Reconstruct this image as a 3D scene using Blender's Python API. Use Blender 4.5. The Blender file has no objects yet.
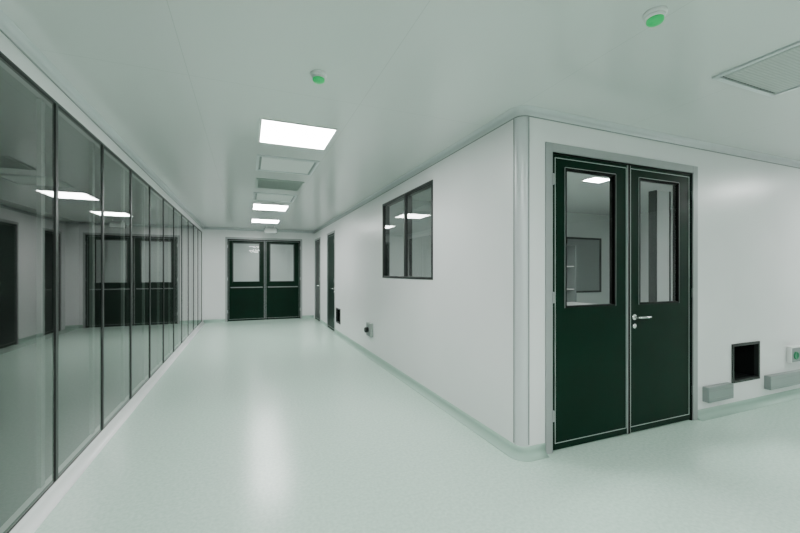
import bpy, bmesh, math
from mathutils import Vector

S = bpy.context.scene
H = 2.73; HC = 1.45
XL = -1.15; XR = 1.96; YN = 2.365; YE = 12.1
XMAX = 8.0; YB = -3.0; T = 0.10

# ---------------------------------------------------------------- materials
def pmat(name, col, rough=0.5, metal=0.0, spec=0.5, emis=None, es=0.0, coat=0.0, coatr=0.1):
    m = bpy.data.materials.new(name); m.use_nodes = True
    b = m.node_tree.nodes["Principled BSDF"]
    b.inputs["Base Color"].default_value = (*col, 1)
    b.inputs["Roughness"].default_value = rough
    b.inputs["Metallic"].default_value = metal
    b.inputs["Specular IOR Level"].default_value = spec
    b.inputs["Coat Weight"].default_value = coat
    b.inputs["Coat Roughness"].default_value = coatr
    if emis:
        b.inputs["Emission Color"].default_value = (*emis, 1)
        b.inputs["Emission Strength"].default_value = es
    return m

def noisy(m, c1, c2, scale, detail=2.0, lo=0.4, hi=0.6, bump=0.0):
    nt = m.node_tree; n = nt.nodes; l = nt.links
    b = n["Principled BSDF"]
    tc = n.new("ShaderNodeTexCoord"); no = n.new("ShaderNodeTexNoise")
    no.inputs["Scale"].default_value = scale; no.inputs["Detail"].default_value = detail
    r = n.new("ShaderNodeValToRGB")
    r.color_ramp.elements[0].position = lo; r.color_ramp.elements[0].color = (*c1, 1)
    r.color_ramp.elements[1].position = hi; r.color_ramp.elements[1].color = (*c2, 1)
    l.new(tc.outputs["Object"], no.inputs["Vector"]); l.new(no.outputs["Fac"], r.inputs["Fac"])
    l.new(r.outputs["Color"], b.inputs["Base Color"])
    if bump:
        bp = n.new("ShaderNodeBump"); bp.inputs["Strength"].default_value = bump
        bp.inputs["Distance"].default_value = 0.002
        l.new(no.outputs["Fac"], bp.inputs["Height"]); l.new(bp.outputs["Normal"], b.inputs["Normal"])
    return m

M_wall = noisy(pmat("wall_panel_paint", (.8,.8,.8), .3, spec=.5), (.79,.80,.80), (.815,.82,.822), 1.2)
M_floor = noisy(pmat("vinyl_floor", (.6,.75,.67), .24, spec=.55), (.50,.68,.585), (.60,.77,.675), 45, 6, .36, .64)
M_cove = pmat("vinyl_cove", (.37,.53,.45), .4)
M_alu = pmat("aluminium_profile", (.62,.65,.66), .35, metal=.15)
M_joint = pmat("panel_joint", (.28,.31,.30), .5)
M_frame = pmat("door_frame_grey", (.36,.38,.38), .4, metal=.3)
M_green = noisy(pmat("dark_green_laminate", (.008,.03,.02), .35, spec=.12), (.0004,.0135,.0062), (.0006,.0160,.0078), 3)
M_black = pmat("black_gasket", (.002,.004,.003), .45, spec=.15)
M_dark = pmat("dark_mullion", (.02,.025,.023), .4, spec=.3)
M_mull = pmat("mullion_grey", (.035,.040,.038), .4, spec=.3)
M_void = pmat("vent_dark", (.004,.006,.005), .6, spec=.2)
M_line = pmat("silver_edge", (.50,.55,.54), .3, metal=.3)
M_steel = pmat("brushed_steel", (.75,.75,.75), .22, metal=1)
M_white = pmat("white_plastic", (.8,.81,.8), .4)
M_grille = pmat("grille_grey", (.34,.39,.36), .45)
M_mesh = pmat("perforated_plate", (.52,.55,.53), .45)
M_mesh2 = pmat("perforated_plate_gap", (.44,.47,.455), .45)
M_greenled = pmat("green_plastic", (.003,.33,.09), .35, emis=(.0,.8,.2), es=.3)
M_sage = pmat("sage_green_plastic", (.03,.26,.12), .4)
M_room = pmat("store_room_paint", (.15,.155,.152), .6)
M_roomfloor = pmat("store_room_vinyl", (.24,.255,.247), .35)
M_inner = pmat("inner_room_paint", (.62,.66,.645), .5)
M_cab = pmat("cabinet_grey", (.25,.28,.275), .4)
M_light = pmat("led_diffuser", (.9,.9,.9), .5, emis=(.985,1,.985), es=46)
M_light2 = pmat("led_diffuser_inner", (.9,.9,.9), .5, emis=(.95,1,.98), es=130)
M_light3 = pmat("led_diffuser_vestibule", (.9,.9,.9), .5, emis=(.95,1,.98), es=34)

# ceiling: glossy white metal panels with faint joints
M_ceil = pmat("ceiling_panel", (.78,.79,.785), .19, spec=.6)
nt = M_ceil.node_tree; n = nt.nodes; l = nt.links
tc = n.new("ShaderNodeTexCoord"); mp = n.new("ShaderNodeMapping")
mp.inputs["Location"].default_value = (0.35, 0.2, 0)
br = n.new("ShaderNodeTexBrick"); br.offset = 0
br.inputs["Color1"].default_value = (.69,.705,.697,1); br.inputs["Color2"].default_value = (.68,.695,.687,1)
br.inputs["Mortar"].default_value = (.56,.58,.57,1)
br.inputs["Scale"].default_value = 1; br.inputs["Mortar Size"].default_value = .002
br.inputs["Brick Width"].default_value = 1.15; br.inputs["Row Height"].default_value = 3.0
l.new(tc.outputs["Object"], mp.inputs["Vector"]); l.new(mp.outputs["Vector"], br.inputs["Vector"])
l.new(br.outputs["Color"], n["Principled BSDF"].inputs["Base Color"])

def glassmat(name, tint, f0, refl=(1,1,1), power=5.0):
    m = bpy.data.materials.new(name); m.use_nodes = True
    nt = m.node_tree; n = nt.nodes; l = nt.links; n.clear()
    out = n.new("ShaderNodeOutputMaterial"); mix = n.new("ShaderNodeMixShader")
    tr = n.new("ShaderNodeBsdfTransparent"); tr.inputs["Color"].default_value = (*tint, 1)
    gl = n.new("ShaderNodeBsdfGlossy"); gl.inputs["Roughness"].default_value = 0.0
    gl.inputs["Color"].default_value = (*refl, 1)
    lw = n.new("ShaderNodeLayerWeight"); lw.inputs["Blend"].default_value = .5
    p = n.new("ShaderNodeMath"); p.operation = 'POWER'; p.inputs[1].default_value = power
    mr = n.new("ShaderNodeMath"); mr.operation = 'MULTIPLY_ADD'
    mr.inputs[1].default_value = 1-f0; mr.inputs[2].default_value = f0
    l.new(lw.outputs["Facing"], p.inputs[0]); l.new(p.outputs[0], mr.inputs[0])
    l.new(mr.outputs[0], mix.inputs[0]); l.new(tr.outputs[0], mix.inputs[1]); l.new(gl.outputs[0], mix.inputs[2])
    l.new(mix.outputs[0], out.inputs[0])
    return m
M_glassL = glassmat("partition_glass", (.56,.57,.565), .13, (.95,.955,.95), 4.0)
M_glassW = glassmat("window_glass", (.50,.52,.51), .09)
M_glassD = glassmat("door_glass", (.82,.84,.83), .045)

# ---------------------------------------------------------------- helpers
def link(o, parent=None):
    S.collection.objects.link(o)
    if parent: o.parent = parent
    return o

def boxes(name, lst, mats, parent=None, bevel=0.0):
    """lst: (x0,x1,y0,y1,z0,z1[,mat index])"""
    if not isinstance(mats, (list, tuple)): mats = [mats]
    me = bpy.data.meshes.new(name); bm = bmesh.new()
    for b in lst:
        x0,x1,y0,y1,z0,z1 = b[:6]; mi = b[6] if len(b) > 6 else 0
        vs = [bm.verts.new(p) for p in ((x0,y0,z0),(x1,y0,z0),(x1,y1,z0),(x0,y1,z0),(x0,y0,z1),(x1,y0,z1),(x1,y1,z1),(x0,y1,z1))]
        for f in ((3,2,1,0),(4,5,6,7),(0,1,5,4),(1,2,6,5),(2,3,7,6),(3,0,4,7)):
            bm.faces.new([vs[i] for i in f]).material_index = mi
    bm.to_mesh(me); bm.free()
    for m in mats: me.materials.append(m)
    o = link(bpy.data.objects.new(name, me), parent)
    if bevel:
        md = o.modifiers.new("bevel", 'BEVEL'); md.width = bevel; md.segments = 2
    return o

def empty(name, loc=(0,0,0), rz=0.0):
    e = bpy.data.objects.new(name, None); e.empty_display_size = .1
    e.location = loc; e.rotation_euler = (0,0,rz)
    S.collection.objects.link(e); return e

def cells(a0, a1, z0, z1, openings):
    A = sorted({a0,a1,*[o[0] for o in openings],*[o[1] for o in openings]})
    Z = sorted({z0,z1,*[o[2] for o in openings],*[o[3] for o in openings]})
    A = [a for a in A if a0 <= a <= a1]; Z = [z for z in Z if z0 <= z <= z1]
    out = []
    for i in range(len(A)-1):
        for j in range(len(Z)-1):
            ca = (A[i]+A[i+1])/2; cz = (Z[j]+Z[j+1])/2
            if any(o[0] < ca < o[1] and o[2] < cz < o[3] for o in openings): continue
            out.append((A[i],A[i+1],Z[j],Z[j+1]))
    return out

def wallY(name, y0, y1, a0, a1, ops, mat, z0=0, z1=H, parent=None):
    return boxes(name, [(c[0],c[1],y0,y1,c[2],c[3]) for c in cells(a0,a1,z0,z1,ops)], mat, parent)
def wallX(name, x0, x1, a0, a1, ops, mat, z0=0, z1=H, parent=None):
    return boxes(name, [(x0,x1,c[0],c[1],c[2],c[3]) for c in cells(a0,a1,z0,z1,ops)], mat, parent)

def sweep(name, path, prof, mat, side=1, smooth=True, parent=None):
    """path: 2D points; prof: (offset to room side, z)."""
    me = bpy.data.meshes.new(name); bm = bmesh.new()
    P = [Vector(p) for p in path]; rings = []
    for i, p in enumerate(P):
        d0 = (P[i]-P[i-1]).normalized() if i > 0 else None
        d1 = (P[i+1]-P[i]).normalized() if i < len(P)-1 else None
        if d0 is None: d0 = d1
        if d1 is None: d1 = d0
        n0 = Vector((-d0.y,d0.x))*side; n1 = Vector((-d1.y,d1.x))*side
        nn = (n0+n1).normalized(); k = 1/max(.3, nn.dot(n0))
        rings.append([bm.verts.new((p.x+nn.x*k*o, p.y+nn.y*k*o, z)) for o, z in prof])
    m = len(prof)
    for a, b in zip(rings, rings[1:]):
        for j in range(m):
            f = bm.faces.new((a[j], a[(j+1)%m], b[(j+1)%m], b[j])); f.smooth = smooth and len(prof) > 4 and 0 < j < m-2
    bm.faces.new(rings[0]); bm.faces.new(rings[-1][::-1])
    bmesh.ops.recalc_face_normals(bm, faces=bm.faces)
    bm.to_mesh(me); bm.free(); me.materials.append(mat)
    return link(bpy.data.objects.new(name, me), parent)

def lathe(name, prof, mat, parent=None, segs=40, loc=(0,0,0)):
    me = bpy.data.meshes.new(name); bm = bmesh.new(); rings = []
    for r, z in prof:
        rings.append([bm.verts.new((r*math.cos(2*math.pi*i/segs), r*math.sin(2*math.pi*i/segs), z)) for i in range(segs)])
    for a, b in zip(rings, rings[1:]):
        for i in range(segs):
            bm.faces.new((a[i], a[(i+1)%segs], b[(i+1)%segs], b[i])).smooth = True
    bm.faces.new(rings[0]); bm.faces.new(rings[-1])
    bmesh.ops.recalc_face_normals(bm, faces=bm.faces)
    bm.to_mesh(me); bm.free(); me.materials.append(mat)
    o = link(bpy.data.objects.new(name, me), parent); o.location = loc
    return o

def tube(name, pts, r, mat, parent=None):
    cu = bpy.data.curves.new(name, 'CURVE'); cu.dimensions = '3D'; cu.bevel_depth = r; cu.bevel_resolution = 4
    cu.use_fill_caps = True
    sp = cu.splines.new('POLY'); sp.points.add(len(pts)-1)
    for q, p in zip(sp.points, pts): q.co = (*p, 1)
    cu.materials.append(mat)
    return link(bpy.data.objects.new(name, cu), parent)

# ---------------------------------------------------------------- shell
boxes("floor", [(-4.2, XMAX+.1, YB-.1, 15.2, -.1, 0)], M_floor)
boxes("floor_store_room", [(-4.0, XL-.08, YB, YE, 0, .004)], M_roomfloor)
boxes("ceiling", [(-4.2, XMAX+.1, YB-.1, 15.2, H, H+.1)], M_ceil)

R = .075
D0, D1, DH = 2.20, 4.105, 2.485            # near door frame outer
VO = (4.69, 5.16, .305, .685)
wallY("wall_front", YN, YN+T, XR+R, XMAX, [(D0, D1, 0, DH), VO], M_wall)
W = (3.85, 5.56, 1.36, 2.50)
SD = [(9.0, 9.95, 0, 2.45), (10.95, 11.85, 0, 2.45)]
LV = (8.45, 8.85, .28, .60)
wallX("wall_right", XR, XR+T, YN+R, YE, [W, LV]+SD, M_wall)
# corner post
arc = []
for i in range(13):
    a = math.pi + i*(math.pi/2)/12
    arc.append((XR+R+R*math.cos(a), YN+R+R*math.sin(a)))
me = bpy.data.meshes.new("trim_corner"); bm = bmesh.new()
poly = arc + [(XR+R, YN+T-.002), (XR+T-.002, YN+T-.002), (XR+T-.002, YN+R)]
lo = [bm.verts.new((x,y,0)) for x,y in poly]; hi = [bm.verts.new((x,y,H)) for x,y in poly]
for i in range(len(poly)):
    j = (i+1) % len(poly); f = bm.faces.new((lo[i],lo[j],hi[j],hi[i])); f.smooth = i < 12
bmesh.ops.recalc_face_normals(bm, faces=bm.faces)
bm.to_mesh(me); bm.free(); me.materials.append(M_alu)
link(bpy.data.objects.new("trim_1", me))
boxes("trim_2", [(XR-.003, XR, YN+R, YN+R+.008, .1, H-.04), (XR+R, XR+R+.008, YN-.003, YN, .1, H-.04)], M_joint)

# end wall
FD0, FD1, FDH = -.58, 1.60, 2.47
wallY("wall_back", YE, YE+T, XL-.2, XR+T, [(FD0, FD1, 0, FDH)], M_wall)
boxes("wall_rear", [(XL-.2, XMAX, YB-.1, YB, 0, H)], M_wall)
boxes("wall_side", [(XMAX, XMAX+.1, YB, 7, 0, H)], M_wall)
boxes("wall_inner_room", [(XR+T, XMAX, 6.2, 6.3, 0, H)], M_inner)
boxes("wall_vestibule", [(-1.6, -1.5, YE+T, 15.0, 0, H), (2.6, 2.7, YE+T, 15.0, 0, H), (-1.6, 2.7, 15.0, 15.1, 0, H)], M_inner)
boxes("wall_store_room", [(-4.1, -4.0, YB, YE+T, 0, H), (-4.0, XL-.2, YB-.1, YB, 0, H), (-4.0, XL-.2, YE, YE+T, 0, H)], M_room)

# ---------------------------------------------------------------- left glazed partition
G0, G1 = .085, 2.545
boxes("wall_left", [(XL-.08, XL, YB, YE, G1+.015, H), (XL-.08, XL, YB, YE, 0, G0-.01)], M_wall)
gp = empty("window_1")
posts = []; y = 3.12 - .86*7
ys = []
while y < YE-.2:
    if y > YB: ys.append(y)
    y += .86
for yy in ys:
    posts.append((XL-.02, XL+.001, yy, yy+.032, G0-.01, G1+.015))
posts.append((XL-.075, XL+.001, YE-.35, YE, G0-.01, G1+.015, 1))
posts.append((XL-.03, XL+.002, YB, YE-.35, G1, G1+.015)); posts.append((XL-.03, XL+.002, YB, YE-.35, G0-.01, G0+.004))
boxes("mullions", posts, [M_mull, M_wall], gp)
boxes("inner_mullions", [(XL-.078, XL-.055, yy-.05, yy, G0, G1) for yy in ys], M_grille, gp)
me = bpy.data.meshes.new("glass_panes"); bm = bmesh.new()
edges = [YB]+ys+[YE-.35]
for a, b in zip(edges, edges[1:]):
    bm.faces.new([bm.verts.new(p) for p in ((XL-.006,a+.03,G0),(XL-.006,b,G0),(XL-.006,b,G1),(XL-.006,a+.03,G1))])
bm.to_mesh(me); bm.free(); me.materials.append(M_glassL)
link(bpy.data.objects.new("glass_panes", me), gp)

# ---------------------------------------------------------------- coves
def coveprof(r, n=6, th=.004):
    pts = [(0, r+.04), (th, r+.04)]
    for i in range(n+1):
        a = i*math.pi/2/n
        pts.append((th + r*(1-math.cos(a)), r*(1-math.sin(a))+.002))
    pts += [(r+th, 0), (0, 0)]
    return pts
basep = coveprof(.05)
topp = [(o, H-z*.8) for o, z in coveprof(.035)]
jprof = [(0, H-.069), (.005, H-.069), (.005, H-.061), (0, H-.061)]
def seg(name, path, prof, mat, side): return sweep(name, path, prof, mat, side)
seg("baseboard_right", [(XR, SD[0][0])]+arc+[(D0, YN)], basep, M_cove, -1)
seg("baseboard_right_far", [(XR, SD[1][0]), (XR, SD[0][1])], basep, M_cove, -1)
seg("baseboard_front", [(D1, YN), (XMAX, YN)], basep, M_cove, -1)
seg("baseboard_left", [(XL, YB), (XL, YE)], basep, M_wall, -1)
seg("baseboard_back", [(XL, YE), (FD0, YE)], basep, M_cove, -1)
seg("baseboard_back_right", [(FD1, YE), (XR, YE)], basep, M_cove, -1)
seg("trim_3", [(XR, YE)]+arc+[(XMAX, YN)], topp, M_alu, -1)
seg("trim_4", [(XL, YB), (XL, YE)], topp, M_alu, -1)
seg("trim_5", [(XL, YE), (XR, YE)], topp, M_alu, -1)
seg("trim_6", [(XR, YE)]+arc+[(XMAX, YN)], jprof, M_joint, -1)
seg("shadow_line_left", [(XL, YB), (XL, YE)], jprof, M_joint, -1)  # grey strip paints the shadow line where ceiling meets left wall

# ---------------------------------------------------------------- doors
def glasspane(name, x0, x1, y, z0, z1, mat, parent):
    me = bpy.data.meshes.new(name)
    me.from_pydata([(x0,y,z0),(x1,y,z0),(x1,y,z1),(x0,y,z1)], [], [(0,1,2,3)]); me.materials.append(mat)
    return link(bpy.data.objects.new(name, me), parent)

def door(name, loc, rz, width, height, leaves=2, window=True, wz=(1.17,2.29), fr=.07, handle=True, band=False):
    """local: x along width from 0, -y to viewer, wall face at y=0"""
    e = empty(name, loc, rz)
    w = width; h = height
    boxes("frame", [(0,fr,-.012,T,0,h), (w-fr,w,-.012,T,0,h), (fr,w-fr,-.012,T,h-fr,h)], M_frame, e, .003)
    boxes("frame_stop", [(fr,fr+.012,.0,T,0,h-fr), (w-fr-.012,w-fr,.0,T,0,h-fr), (fr+.012,w-fr-.012,.0,T,h-fr-.012,h-fr)], M_black, e)
    lw = (w-2*fr-.024)/leaves
    for k in range(leaves):
        x0 = fr+.012+k*lw+.003; x1 = x0+lw-.006; z0 = .012; z1 = h-fr-.016
        wx0 = x0+.145; wx1 = x1-.17
        if leaves == 2 and k == 1: wx0, wx1 = x0+.15, x1-.19
        ops = [(wx0, wx1, wz[0], wz[1])] if window else []
        wallY("leaf_%d" % (k+1), .006, .052, x0, x1, ops, M_green, z0, z1, e)
        i = .022; t = .005
        boxes("edge_line_%d" % (k+1), [(x0+i,x0+i+t,.003,.006,z0+.05,z1-i), (x1-i-t,x1-i,.003,.006,z0+.05,z1-i),
              (x0+i+t,x1-i-t,.003,.006,z1-i-t,z1-i), (x0+i+t,x1-i-t,.003,.006,z0+.05,z0+.05+t)], M_line, e)
        if window:
            g = .014
            boxes("gasket_%d" % (k+1), [(wx0-g,wx0,0,.056,wz[0]-g,wz[1]+g), (wx1,wx1+g,0,.056,wz[0]-g,wz[1]+g),
                  (wx0,wx1,0,.056,wz[1],wz[1]+g), (wx0,wx1,0,.056,wz[0]-g,wz[0])], M_black, e, .003)
            q = g+.001
            boxes("window_trim_%d" % (k+1), [(wx0-q-.004,wx0-q,.003,.006,wz[0]-q,wz[1]+q), (wx1+q,wx1+q+.004,.003,.006,wz[0]-q,wz[1]+q),
                  (wx0-q,wx1+q,.003,.006,wz[1]+q,wz[1]+q+.004)], M_frame, e)
            glasspane("glass_%d" % (k+1), wx0, wx1, .014, wz[0], wz[1], M_glassD, e)
        if band:
            boxes("push_bar_%d" % (k+1), [(x0+.07,x1-.07,-.05,-.025,.985,1.01), (x0+.09,x0+.12,-.03,.006,.985,1.01), (x1-.12,x1-.09,-.03,.006,.985,1.01)], M_cab, e, .004)
    if leaves == 2:
        xm = w/2
        boxes("meeting_strip", [(xm-.014,xm+.014,-.004,.006,.012,h-fr-.016)], M_black, e)
        boxes("meeting_line", [(xm-.017,xm-.014,-.004,.006,.012,h-fr-.016),(xm+.014,xm+.018,-.004,.006,.012,h-fr-.016)], M_line, e)
    if handle:
        hx = (w/2+.075) if leaves == 2 else w-fr-.08
        s = 1 if leaves == 2 else -1
        for nm, z, rr in (("rose", 1.045, .027), ("key_escutcheon", .965, .022)):
            o = lathe(nm, [(rr,0),(rr,.007),(rr*.8,.01),(.005,.01)], M_steel, e, 28, (hx,.006,z)); o.rotation_euler = (math.pi/2,0,0)
        tube("lever", [(hx,.0,1.045),(hx,-.04,1.045),(hx+s*.004,-.05,1.045),(hx+s*.014,-.055,1.045),(hx+s*.13,-.055,1.045),(hx+s*.14,-.05,1.045)], .0095, M_steel, e)
    hg = []
    for z in (.25, 1.2, 2.15):
        hg += [(fr-.004,fr+.014,-.018,-.004,z,z+.09), (w-fr-.014,w-fr+.004,-.018,-.004,z,z+.09)]
    boxes("hinges", hg, M_frame, e, .003)
    return e

door("door_1", (D0, YN, 0), 0, D1-D0, DH)
door("door_2", (FD0, YE, 0), 0, FD1-FD0, FDH, band=True, handle=False, fr=.055)
for i, s in enumerate(SD):
    door("door_%d" % (3+i), (XR, s[1], 0), -math.pi/2, s[1]-s[0], s[3], leaves=1, window=False, fr=.05)

# ---------------------------------------------------------------- corridor window
wp = empty("window_2")
f = .03
a0,a1,z0,z1 = W; mid = (a0+a1)/2 - .03
boxes("frame", [(XR-.01,XR+T,a0,a0+f,z0,z1), (XR-.01,XR+T,a1-f,a1,z0,z1), (XR-.01,XR+T,a0+f,a1-f,z0,z0+f), (XR-.01,XR+T,a0+f,a1-f,z1-f,z1),
                (XR-.01,XR+T,mid-.018,mid+.018,z0+f,z1-f)], M_dark, wp, .003)
me = bpy.data.meshes.new("glass")
me.from_pydata([(XR+.012,a0+f,z0+f),(XR+.012,a1-f,z0+f),(XR+.012,a1-f,z1-f),(XR+.012,a0+f,z1-f)], [], [(0,1,2,3)]); me.materials.append(M_glassW)
link(bpy.data.objects.new("glass", me), wp)

# ---------------------------------------------------------------- ceiling fixtures
def panel_light(x0, x1, y0, y1, mat=M_light):
    e = empty("ceiling_light")
    b = .018
    boxes("trim", [(x0-b,x0,y0-b,y1+b,H-.008,H), (x1,x1+b,y0-b,y1+b,H-.008,H), (x0,x1,y0-b,y0,H-.008,H), (x0,x1,y1,y1+b,H-.008,H)], M_white, e)
    boxes("diffuser", [(x0,x1,y0,y1,H-.005,H)], mat, e)
LX0, LX1 = .12, .74
panel_light(LX0, LX1, 3.37, 3.95)
panel_light(LX0, LX1, 7.6, 8.25)
panel_light(LX0, LX1, 9.8, 10.4)
panel_light(LX0, LX1, .1, .7)
panel_light(LX0, LX1, -2.0, -1.4)
panel_light(2.6, 3.2, -1.0, -.4)
panel_light(6.7, 7.3, .9, 1.5)
panel_light(4.35, 4.65, 3.75, 3.95, M_light2)
panel_light(3.0, 3.6, 2.9, 3.2, M_light2)  # added lamp, hidden above the door glass, brightens the inner room
panel_light(.2, .8, 13.2, 13.8, M_light3)

def diffuser(name, x0, x1, y0, y1, kind):
    e = empty(name); b = .03; z = H
    boxes("frame", [(x0,x0+b,y0,y1,z-.014,z), (x1-b,x1,y0,y1,z-.014,z), (x0+b,x1-b,y0,y0+b,z-.014,z), (x0+b,x1-b,y1-b,y1,z-.014,z)], M_grille if kind == 'louver' else M_alu, e, .003)
    if kind == 'plate':
        boxes("backing", [(x0+b,x1-b,y0+b,y1-b,z-.003,z)], M_cab, e)
        boxes("plate", [(x0+.055,x1-.055,y0+.055,y1-.055,z-.012,z-.006)], M_white, e)
    elif kind == 'dark':
        boxes("backing", [(x0+b,x1-b,y0+b,y1-b,z-.002,z)], M_mull, e)
        sl = []; c = .06; nsl = 30
        boxes("plate", [(x0+.045,x1-.045,y0+.045,y1-.045,z-.010,z-.004)], M_mesh2, e)
        for i in range(nsl):
            yy = y0+c+(i+.5)*(y1-y0-2*c)/nsl
            sl.append((x0+c,x1-c,yy-.005,yy+.005,z-.0115,z-.010))
        boxes("slats", sl, M_mesh, e)
    else:
        boxes("backing", [(x0+b,x1-b,y0+b,y1-b,z-.002,z)], M_void, e)
        sl = []; nsl = 14
        for i in range(nsl):
            yy = y0+b+(i+.5)*(y1-y0-2*b)/nsl
            sl.append((x0+b,x1-b,yy-.007,yy+.007,z-.010,z-.004))
        boxes("slats", sl, M_grille, e)
    return e
diffuser("air_diffuser", LX0-.02, LX1+.04, 4.40, 5.05, 'plate')
diffuser("air_grille", LX0, LX1+.02, 5.5, 6.1, 'louver')
diffuser("air_diffuser", LX0-.02, LX1+.04, 6.5, 7.15, 'plate')
diffuser("air_grille", 2.83, 3.53, .85, 1.54, 'dark')

def detector(x, y):
    e = empty("smoke_detector", (x, y, H))
    lathe("base", [(.052,0),(.052,-.010),(.048,-.014),(.044,-.016)], M_white, e)
    lathe("housing", [(.044,-.016),(.043,-.026),(.036,-.034)], M_white, e)
    lathe("sensor_cap", [(.038,-.032),(.038,-.044),(.030,-.052),(.012,-.055)], M_greenled, e)
detector(.43, 2.47); detector(1.87, 1.264)

e = empty("emergency_sign", (.62, 11.2, H))
boxes("body", [(-.17,.17,-.025,.025,-.20,-.04)], M_cab, e, .008)
boxes("face", [(-.155,.155,-.028,-.025,-.188,-.052)], M_grille, e)
boxes("stems", [(-.11,-.095,-.007,.007,-.04,0), (.095,.11,-.007,.007,-.04,0)], M_white, e)

# ---------------------------------------------------------------- low wall items
e = empty("return_air_vent")
x0,x1,z0,z1 = VO; b = .014
boxes("frame", [(x0-b,x0+b,YN-.012,YN+.03,z0-b,z1+b), (x1-b,x1+b,YN-.012,YN+.03,z0-b,z1+b), (x0+b,x1-b,YN-.012,YN+.03,z0-b,z0+b), (x0+b,x1-b,YN-.012,YN+.03,z1-b,z1+b)], M_dark, e, .002)
boxes("duct", [(x0,x0+.01,YN+.03,YN+.3,z0,z1), (x1-.01,x1,YN+.03,YN+.3,z0,z1), (x0,x1,YN+.03,YN+.3,z0,z0+.01), (x0,x1,YN+.03,YN+.3,z1-.01,z1), (x0,x1,YN+.3,YN+.31,z0,z1)], M_void, e)
e = empty("return_air_vent")
y0,y1,z0,z1 = LV
boxes("frame", [(XR-.012,XR+.03,y0-b,y0+b,z0-b,z1+b), (XR-.012,XR+.03,y1-b,y1+b,z0-b,z1+b), (XR-.012,XR+.03,y0+b,y1-b,z0-b,z0+b), (XR-.012,XR+.03,y0+b,y1-b,z1-b,z1+b)], M_dark, e, .002)
boxes("duct", [(XR+.03,XR+.3,y0,y0+.01,z0,z1), (XR+.03,XR+.3,y1-.01,y1,z0,z1), (XR+.03,XR+.3,y0,y1,z0,z0+.01), (XR+.03,XR+.3,y0,y1,z1-.01,z1), (XR+.3,XR+.31,y0,y1,z0,z1)], M_void, e)

M_steel_soft = pmat("trunking_steel", (.30,.34,.33), .3, metal=.6)
def trunk(x0, x1):
    e = empty("wall_trunking")
    boxes("housing", [(x0,x1,YN-.06,YN,.165,.315)], M_steel_soft, e, .006)
    boxes("lid_line", [(x0+.01,x1-.01,YN-.063,YN-.06,.275,.283), (x0+.01,x1-.01,YN-.063,YN-.06,.195,.203)], M_joint, e)
trunk(4.19, 4.60); trunk(5.27, 6.9)

def socket_front(x, z):
    e = empty("wall_socket", (x, YN, z))
    boxes("box", [(-.0,.30,-.045,0,0,.19)], M_white, e, .008)
    boxes("panel", [(.015,.285,-.049,-.045,.015,.175)], M_cab, e, .002)
    for i in (0,1):
        o = lathe("outlet_%d" % (i+1), [(.045,0),(.045,.012),(.036,.014),(.034,.006),(.004,.006)], M_sage, e, 28, (.08+i*.14,-.049,.09)); o.rotation_euler = (math.pi/2,0,0)
socket_front(5.72, .41)
e = empty("wall_socket", (XR, 6.05, .36))
boxes("box", [(-.05,0,0,.24,0,.23)], M_grille, e, .008)
boxes("panel", [(-.055,-.05,.02,.22,.02,.21)], M_cab, e)
o = lathe("plug", [(.045,0),(.045,.05),(.034,.06)], M_dark, e, 24, (-.055,.12,.11)); o.rotation_euler = (0,-math.pi/2,0)

# ---------------------------------------------------------------- inner room contents
e = empty("glass_cabinet", (4.2, 5.6, 0))
boxes("carcass", [(0,.03,0,.5,0,2.0), (1.77,1.8,0,.5,0,2.0), (.03,1.77,0,.5,1.97,2.0), (.03,1.77,0,.5,.08,.11), (.03,1.77,.48,.5,.11,1.97), (.885,.915,0,.48,.11,1.97)], M_cab, e)
boxes("shelves", [(.03,.885,.03,.48,z,z+.02) for z in (.6,1.1,1.55)]+[(.915,1.77,.03,.48,z,z+.02) for z in (.6,1.1,1.55)], M_white, e)
boxes("wall_inner_partition", [(5.95,6.25,4.0,4.1,0,H)], M_wall)
boxes("trim_8", [(5.925,5.95,3.99,4.11,0,H),(6.25,6.275,3.99,4.11,0,H)], M_dark)
e = empty("window_3")
boxes("frame", [(6.3,6.34,6.16,6.2,1,2.2),(7.3,7.34,6.16,6.2,1,2.2),(6.34,7.3,6.16,6.2,1,1.04),(6.34,7.3,6.16,6.2,2.16,2.2)], M_dark, e)
boxes("pane", [(6.34,7.3,6.18,6.195,1.04,2.16)], M_cab, e)
e = empty("workbench", (4.9, 3.7, 0))
boxes("top", [(0,.7,0,1.6,.86,.9)], M_white, e, .004)
boxes("legs", [(x,x+.04,y,y+.04,0,.86) for x in (.02,.64) for y in (.02,1.54)], M_steel, e)
boxes("shelf", [(.03,.67,.03,1.57,.3,.33)], M_white, e)

# ---------------------------------------------------------------- world + camera
w = bpy.data.worlds.new("world"); S.world = w; w.use_nodes = True
w.node_tree.nodes["Background"].inputs[0].default_value = (.5,.55,.53,1)
w.node_tree.nodes["Background"].inputs[1].default_value = .05
cam = bpy.data.cameras.new("camera"); co = bpy.data.objects.new("camera", cam); S.collection.objects.link(co)
cam.sensor_width = 36; cam.lens = 36*379/800; cam.shift_y = 5.5/800; cam.clip_start = .02
co.location = (0,0,HC); co.rotation_euler = (math.pi/2, 0, -math.radians(22.0))
S.camera = co
